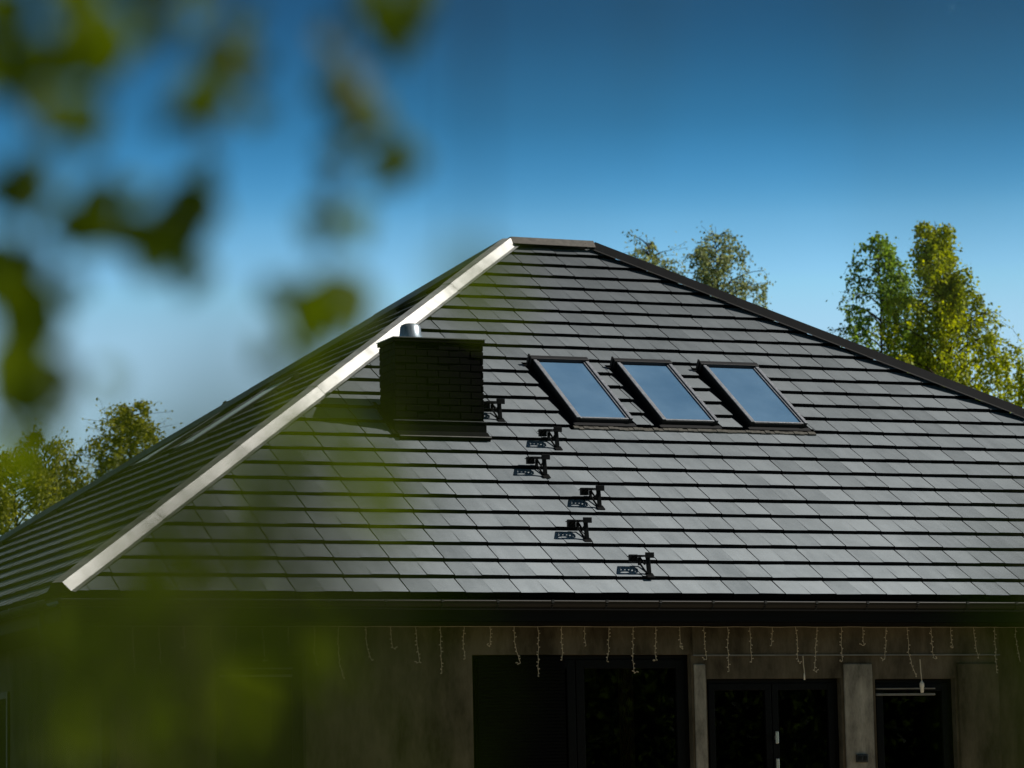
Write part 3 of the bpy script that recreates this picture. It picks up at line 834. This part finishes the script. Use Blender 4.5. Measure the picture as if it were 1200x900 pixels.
# ------------------------------------------------------------------ birch the photographer stands under
AC = Vector((math.cos(YAW), -math.sin(YAW), 0)); AH = Vector((math.sin(YAW), math.cos(YAW), 0))
BASE = Vector((CAM.x, CAM.y, 0))
def ob(r, d, z): return BASE + AC*r + AH*d + Vector((0, 0, z))     # across, ahead, height from the standing point
MLF = leaf_material('near_birch_leaf', (.026, .050, .003), (.14, .20, .010), .6, .5, 14.)
MLS = leaf_material('near_shrub_leaf', (.022, .038, .0003), (.060, .088, .0006), .55, .7, 10., spec=0., hue=.5)
def near_leaf(mb, c, size, ang, turn, tilt, fold=.25, wfac=.40, tint=.3):
    """birch leaf blade hanging from its stalk at c: ang in the picture plane, turn about its own axis"""
    n = 9; rows = []
    for k in range(n + 1):
        t = k/n
        wd = wfac*math.sin(math.pi*min(1, t**.72))*(1 - .35*t)*1.25*(1 + (.06 if k % 2 else 0))
        rows.append((t, wd))
    rot = Matrix.Rotation(ang, 3, AH) @ Matrix.Rotation(tilt, 3, AC) @ Matrix.Rotation(turn, 3, 'Z')
    def P(x, t):
        y = abs(x)*fold + .10*math.sin(t*2.6)
        return c + rot @ (AC*(x*size) + AH*(y*size) + Vector((0, 0, -t*size)))
    for k in range(n):
        (t0, w0), (t1, w1) = rows[k], rows[k + 1]
        for sg in (-1, 1):
            pts = [P(0, t0), P(sg*w0, t0), P(sg*w1, t1), P(0, t1)]
            mb.face(pts if sg > 0 else pts[::-1], tint)
near = tag(empty('birch_tree', ob(-2.3, 1.3, 0)), 'out-of-focus birch with leaf sprays hanging close to the camera at the upper left', 'tree')
T0 = ob(-2.3, 1.3, 0)
tk = MB()
tk.tube([T0 + Vector((.05*math.sin(k), .04*k*.3, k*.9)) - T0 for k in range(11)], [.14 - .0115*k for k in range(11)], 14)
tk.build('trunk', M['bark'], near, smooth=True)
br = MB()
L0 = lambda p: Vector(p) - T0
limbA = [T0 + Vector((0, 0, 2.5)), ob(-1.6, 1.6, 2.75), ob(-.9, 1.95, 2.6), ob(-.35, 2.15, 2.3), ob(.1, 2.2, 2.05)]
br.tube([L0(p) for p in limbA], [.045, .034, .024, .015, .006], 8)
rl = random.Random(8)
crown = MB()
for k in range(34):
    z = 2.9 + 5.2*k/34; az = k*2.4; ln = 3.0*(1 - k/44)*rl.uniform(.7, 1.1)
    p = T0 + Vector((0, .012*z, z)); pth = [p.copy()]; el = R(38)
    for q in range(5):
        p = p + Vector((math.cos(az)*math.cos(el), math.sin(az)*math.cos(el), math.sin(el)))*ln/5; pth.append(p.copy()); el -= R(11)
    br.tube([L0(v) for v in pth], [.03*(1 - q/5.6)+.003 for q in range(6)], 6, caps=False)
    for s in range(10):
        t = rl.uniform(.25, 1)*4.99; i = int(t); a = pth[i].lerp(pth[i+1], t - i)
        v = Vector((rl.gauss(0, .6), rl.gauss(0, .6), .1)); qv = a.copy()
        for q in range(14):
            v.z -= .2; v.normalize(); qv = qv + v*.055
            if qv.z < 2.55: break
            leaf_quad(crown, L0(qv + Vector((rl.gauss(0, .03), rl.gauss(0, .03), rl.gauss(0, .03)))), rl.uniform(.04, .062), rl)
br.build('branch', M['twig'], near, smooth=True)
crown.build('crown', MLF, near)
# hanging sprays: list of twig points and leaves (across, ahead, height, length, lean, turn)
def px(x, y, d): return ((x - 600)*d/FPX, d, CAM.z + (958 - y)*d/FPX)
sprays = [
  dict(tw=[(-.03, 2.2, 2.10), (-.05, 2.18, 1.75), (-.068, 2.16, 1.47), (-.082, 2.16, 1.40), (-.098, 2.16, 1.375), (-.075, 2.16, 1.34)],
       lv=[(-.070, 2.15, 1.440, .052, .05, .3), (-.108, 2.16, 1.385, .046, -.5, .5), (-.088, 2.15, 1.352, .030, .9, .9), (-.066, 2.16, 1.342, .036, .35, .6), (-.078, 2.2, 1.345, .022, 1.3, .2)]),
  dict(tw=[(-.12, 2.2, 2.2), (-.15, 2.18, 1.80), (-.178, 2.16, 1.47), (-.188, 2.16, 1.40), (-.205, 2.16, 1.33), (-.225, 2.16, 1.29)],
       lv=[(-.180, 2.16, 1.415, .050, .25, .9), (-.196, 2.14, 1.385, .048, -.1, .8), (-.215, 2.16, 1.315, .052, -.15, .3), (-.262, 2.15, 1.300, .046, .75, .3), (-.200, 2.16, 1.315, .030, -.5, .8), (-.232, 2.17, 1.292, .040, 1.05, .2)]),
  dict(tw=[(-.30, 2.1, 2.4), (-.29, 2.1, 1.8), (-.275, 2.08, 1.45), (-.283, 2.06, 1.36), (-.300, 2.05, 1.28), (-.312, 2.05, 1.20), (-.318, 2.05, 1.12)],
       lv=[(-.255, 2.06, 1.415, .050, .3, .8), (-.285, 2.06, 1.435, .044, -.4, .5), (-.298, 2.08, 1.400, .040, .3, .9), (-.262, 2.0, 1.342, .040, .6, .2), (-.285, 2.0, 1.345, .030, .2, 1.0),
           (-.298, 2.05, 1.312, .046, .1, .5), (-.318, 2.06, 1.310, .042, -.2, .6), (-.310, 2.05, 1.265, .042, .4, .9), (-.300, 2.05, 1.232, .040, .7, .4), (-.318, 2.05, 1.19, .046, .1, .5), (-.316, 2.05, 1.14, .04, -.3, .4), (-.296, 2.1, 1.245, .036, .5, .3)]),
  dict(tw=[(-.05, 2.3, 2.05), (-.09, 2.25, 1.7), (-.105, 2.22, 1.45), (-.112, 2.2, 1.35), (-.122, 2.18, 1.27), (-.135, 2.18, 1.22)],
       lv=[(-.112, 2.2, 1.305, .032, -.4, .5), (-.122, 2.18, 1.262, .060, -.45, .3), (-.135, 2.18, 1.248, .046, -.1, .6)]),
  dict(tw=[(-.40, 2.1, 2.3), (-.37, 2.1, 1.8), (-.345, 2.1, 1.5), (-.338, 2.1, 1.40)],
       lv=[(-.270, 2.1, 1.455, .05, .4, .3), (-.240, 2.12, 1.46, .045, -.3, .5), (-.215, 2.12, 1.462, .04, .2, .6), (-.300, 2.1, 1.20, .05, -.2, .3), (-.326, 2.1, 1.27, .05, .2, .2), (-.328, 2.1, 1.21, .045, -.2, .3), (-.275, 2.1, 1.40, .045, .8, .2), (-.330, 2.1, 1.432, .046, .1, .6), (-.345, 2.1, 1.40, .04, -.2, .6), (-.335, 2.12, 1.44, .04, -.6, .3)]),
  dict(tw=[(.0, 1.5, 2.25), (-.006, 1.4, 1.7), (-.014, 1.32, 1.25), (-.0165, 1.3, 1.118)], lv=[(-.017, 1.3, 1.122, .030, .1, .4), (-.012, 1.31, 1.112, .024, -.4, .4)]),
]
nrng = random.Random(31)
for sp in sprays[:5]:
    extra = []
    tw_ = sp['tw'][2:]
    for k in range(13):
        i = nrng.randrange(len(tw_) - 1); f_ = nrng.random()
        p = [tw_[i][q] + (tw_[i + 1][q] - tw_[i][q])*f_ for q in range(3)]
        extra.append((p[0] + nrng.uniform(-.022, .022), p[1] + nrng.uniform(-.12, .12), p[2] + nrng.uniform(-.015, .02), nrng.uniform(.016, .030), nrng.uniform(-.9, .9), nrng.uniform(-1.1, 1.1)))
    sp['lv'] = sp['lv'] + extra
for (x, y, ln) in ((20, 380, .034), (60, 385, .036), (35, 430, .030), (15, 470, .034), (50, 500, .026), (25, 530, .030), (130, 455, .020), (75, 150, .024), (135, 150, .026), (100, 30, .040), (60, 70, .036), (140, 70, .030), (350, 365, .050), (365, 340, .036), (185, 285, .044), (235, 235, .046), (130, 262, .040), (10, 40, .040), (30, 110, .026), (75, 20, .030), (170, 20, .032), (255, 60, .038), (250, 130, .040), (290, 90, .024), (55, 250, .040), (15, 300, .036), (70, 320, .026), (150, 200, .022), (215, 300, .034), (410, 125, .038), (478, 195, .028), (455, 170, .020), (345, 400, .044), (330, 420, .028)):
    c = px(x, y, 2.12)
    sprays[2]['lv'].append((c[0], c[1] + nrng.uniform(-.1, .1), c[2] + ln*.5, ln, nrng.uniform(-.6, .6), nrng.uniform(-.7, .7)))
for sp in sprays:
    tw = MB(); tw.tube([L0(ob(*p)) for p in sp['tw']], [.0022 - .0014*i/len(sp['tw']) for i in range(len(sp['tw']))], 6)
    t = tw.build('twig', M['twig'], near, smooth=True)
    lf = MB()
    for (r_, d_, z_, ln, an, tu) in sp['lv']:
        near_leaf(lf, L0(ob(r_, d_, z_)), ln*1.02, an, tu*nrng.choice((-1, 1)), nrng.uniform(-.4, .3), tint=nrng.uniform(.05, .6))
    lf.build('leaves', MLF, t, smooth=True)

# bare twig ends hanging just above the lens
for (x, yb, d) in ((640, 40, .40), (910, -20, .38), (1150, 60, .36), (1185, 140, .38)):
    c = px(x, yb, d); tw = MB()
    top = (c[0] + .03, d + .5, 2.9)
    tw.tube([L0(ob(*p)) for p in (top, (c[0] + .012, d + .15, 1.7), (c[0] + .003, d + .02, c[2] + .08), c)], [.003, .0022, .0017, .0012], 6)
    t = tw.build('twig', M['twig'], near, smooth=True)
    lf = MB()
    for k in range(4):
        near_leaf(lf, L0(ob(c[0] + nrng.uniform(-.004, .004), d, c[2] + .020 - .009*k)), .011, nrng.uniform(-.6, .6), .9, 0, tint=.1)
    lf.build('leaves', MLF, t, smooth=True)
# shrub right in front of the lens, lower left, and one at the right edge
def shrub(loc, label, stems):
    o = tag(empty('leafy_shrub', loc), label, 'shrub')
    B0 = Vector(loc)
    for tw, lv in stems:
        mb = MB(); mb.tube([ob(*p) - B0 for p in tw], [.006 - .004*i/len(tw) for i in range(len(tw))], 6)
        s = mb.build('stem', M['twig'], o, smooth=True)
        lf = MB()
        for (r_, d_, z_, ln, an, tu) in lv:
            near_leaf(lf, ob(r_, d_, z_) - B0, ln, an, tu, nrng.uniform(-.3, .3), wfac=.46, tint=nrng.uniform(.05, .6))
        lf.build('leaves', MLS, s, smooth=True)
vr = random.Random(77); lv1, lv2 = [], []
spots = []
for gy in range(4):
    for gx in range(7):
        spots.append((-60 + gx*82 + vr.uniform(-38, 38), 690 + gy*92 + vr.uniform(-40, 40)))
for gy in range(3):
    for gx in range(4):
        spots.append((190 + gx*82 + vr.uniform(-34, 34) - gy*14, 490 + gy*74 + vr.uniform(-30, 30)))
for (x, y) in spots:
    d = vr.choice((.42, .48, .55, .68))*vr.uniform(.95, 1.05)
    r_, d_, z_ = px(x, y - 60, d)
    (lv1 if x < 200 else lv2).append((r_, d_, z_, vr.uniform(.020, .033)*d, vr.uniform(-.9, .9), vr.uniform(-.9, .9)))
shrub(ob(-.10, .55, 0), 'blurred green leafy shoots close to the camera at the lower left', [
    ([(-.12, .56, 0), (-.10, .53, .4), (-.075, .49, .75), (-.058, .48, .945)], lv1),
    ([(-.09, .54, 0), (-.065, .52, .4), (-.040, .49, .75), (-.032, .47, .955)], lv2)])
MLY = leaf_material('young_leaf_yellow', (.08, .12, .0008), (.22, .28, .0015), .6, .6, 12., spec=.05, hue=.5)
young = tag(empty('young_shoot', ob(-.24, 1.5, 0)), 'blurred bright yellow-green young shoots in front of the lower left eave and wall', 'shrub')
B0 = ob(-.24, 1.5, 0)
shoots = [
  ([(-.24, 1.5, 0), (-.22, 1.5, .5), (-.19, 1.5, .85), (-.17, 1.5, 1.02)],
   [(130, 690), (172, 680), (110, 745), (205, 735), (60, 770), (150, 785), (90, 850), (30, 830), (20, 720), (70, 900)]),
  ([(-.22, 1.5, 0), (-.19, 1.52, .5), (-.14, 1.5, .85), (-.125, 1.5, 1.02)],
   [(285, 715), (300, 690), (180, 825), (230, 850), (270, 790), (250, 690), (330, 740), (200, 880), (380, 800), (300, 880)]),
  ([(-.20, 1.5, 0), (-.16, 1.52, .6), (-.11, 1.5, 1.0), (-.09, 1.5, 1.10)],
   [(372, 480), (345, 500), (400, 530), (330, 560), (270, 600), (300, 640), (420, 610), (235, 640)]),
]
for tw_, pts_ in shoots:
    mb = MB(); mb.tube([ob(*p) - B0 for p in tw_], [.004, .003, .002, .001], 6)
    st = mb.build('stem', M['twig'], young, smooth=True)
    lf = MB()
    for (x, y) in pts_:
        ln = vr.uniform(.018, .034)
        c = px(x, y, vr.uniform(1.25, 1.75))
        near_leaf(lf, ob(c[0], c[1], c[2] + ln*.5) - B0, ln, vr.uniform(-.9, .9), vr.uniform(-.9, .9), vr.uniform(-.3, .3), wfac=.44, tint=vr.uniform(.05, .6))
    lf.build('leaves', MLY, st, smooth=True)
shrub(ob(.16, .8, 0), 'blurred yellow-green shoot close to the camera at the right edge', [
    ([(.17, .7, 0), (.14, .66, .5), (.112, .63, .85), (.108, .62, .955)], [(*px(1235, 640, .62), .022, .2, .6), (*px(1270, 740, .6), .03, -.3, .5), (*px(1300, 840, .6), .03, .3, .3)])])

# ------------------------------------------------------------------ sky, sun, camera
w = D.worlds.new('World'); sc.world = w; w.use_nodes = True
nt = w.node_tree; N, Lk = nt.nodes, nt.links
bg = N['Background']; bg.inputs['Strength'].default_value = .15
sky = N.new('ShaderNodeTexSky'); sky.sky_type = 'NISHITA'; sky.sun_disc = False
sky.sun_elevation = math.asin(SUN.z); sky.sun_rotation = math.atan2(SUN.x, SUN.y)
sky.air_density = 1.0; sky.dust_density = .6; sky.ozone_density = 2.0; sky.altitude = 100
# clear polarised air: deeper blue with height above the horizon
tc = N.new('ShaderNodeTexCoord'); sp_ = N.new('ShaderNodeSeparateXYZ'); Lk.new(tc.outputs['Generated'], sp_.inputs[0])
cr = N.new('ShaderNodeValToRGB'); Lk.new(sp_.outputs['Z'], cr.inputs['Fac'])
cr.color_ramp.interpolation = 'B_SPLINE'
els = cr.color_ramp.elements
stops = [(0.0, (.88, 1.12, 1.10)), (.10, (.90, 1.20, 1.20)), (.13, (.92, 1.20, 1.19)), (.153, (.80, 1.06, 1.09)), (.176, (.33, .70, .83)), (.190, (.17, .51, .69)),
         (.205, (.105, .37, .50)), (.234, (.060, .20, .29)), (.27, (.055, .155, .22)), (.5, (.085, .095, .095)), (1.0, (.08, .085, .08))]
while len(els) < len(stops): els.new(.5)
for el, (p_, c_) in zip(els, stops): el.position = p_
for el, (p_, c_) in zip(els, stops): el.color = (*c_, 1)
mu = N.new('ShaderNodeMix'); mu.data_type = 'RGBA'; mu.blend_type = 'MULTIPLY'; mu.inputs['Factor'].default_value = 1
Lk.new(sky.outputs['Color'], mu.inputs['A']); Lk.new(cr.outputs['Color'], mu.inputs['B']); Lk.new(mu.outputs['Result'], bg.inputs['Color'])

sl = D.lights.new('sun', 'SUN'); sl.energy = 5.0; sl.angle = R(.53); sl.color = (1, .955, .88)
so = D.objects.new('sun', sl); COL.objects.link(so); so.rotation_euler = SUN.to_track_quat('Z', 'Y').to_euler(); so.location = (20, -10, 25)

fw = Vector((math.sin(YAW)*math.cos(PIT), math.cos(YAW)*math.cos(PIT), math.sin(PIT)))
rt = Vector((math.cos(YAW), -math.sin(YAW), 0)); up = rt.cross(fw)
r2 = rt*math.cos(ROLL) + up*math.sin(ROLL); u2 = -rt*math.sin(ROLL) + up*math.cos(ROLL)
cd = D.cameras.new('camera'); cam = D.objects.new('camera', cd); COL.objects.link(cam)
mw = Matrix((r2, u2, -fw)).transposed().to_4x4(); mw.translation = CAM; cam.matrix_world = mw
cd.sensor_width = 36; cd.sensor_fit = 'HORIZONTAL'; cd.lens = FPX/1200*36
cd.clip_start = .05; cd.clip_end = 3000
cd.dof.use_dof = True; cd.dof.focus_distance = 34.0; cd.dof.aperture_fstop = 3.1; cd.dof.aperture_blades = 9
sc.camera = cam

sc.view_settings.view_transform = 'Standard'; sc.view_settings.look = 'None'; sc.view_settings.exposure = 0; sc.view_settings.gamma = 1
sc.cycles.use_denoising = True
sc.cycles.max_bounces = 8; sc.cycles.transparent_max_bounces = 12
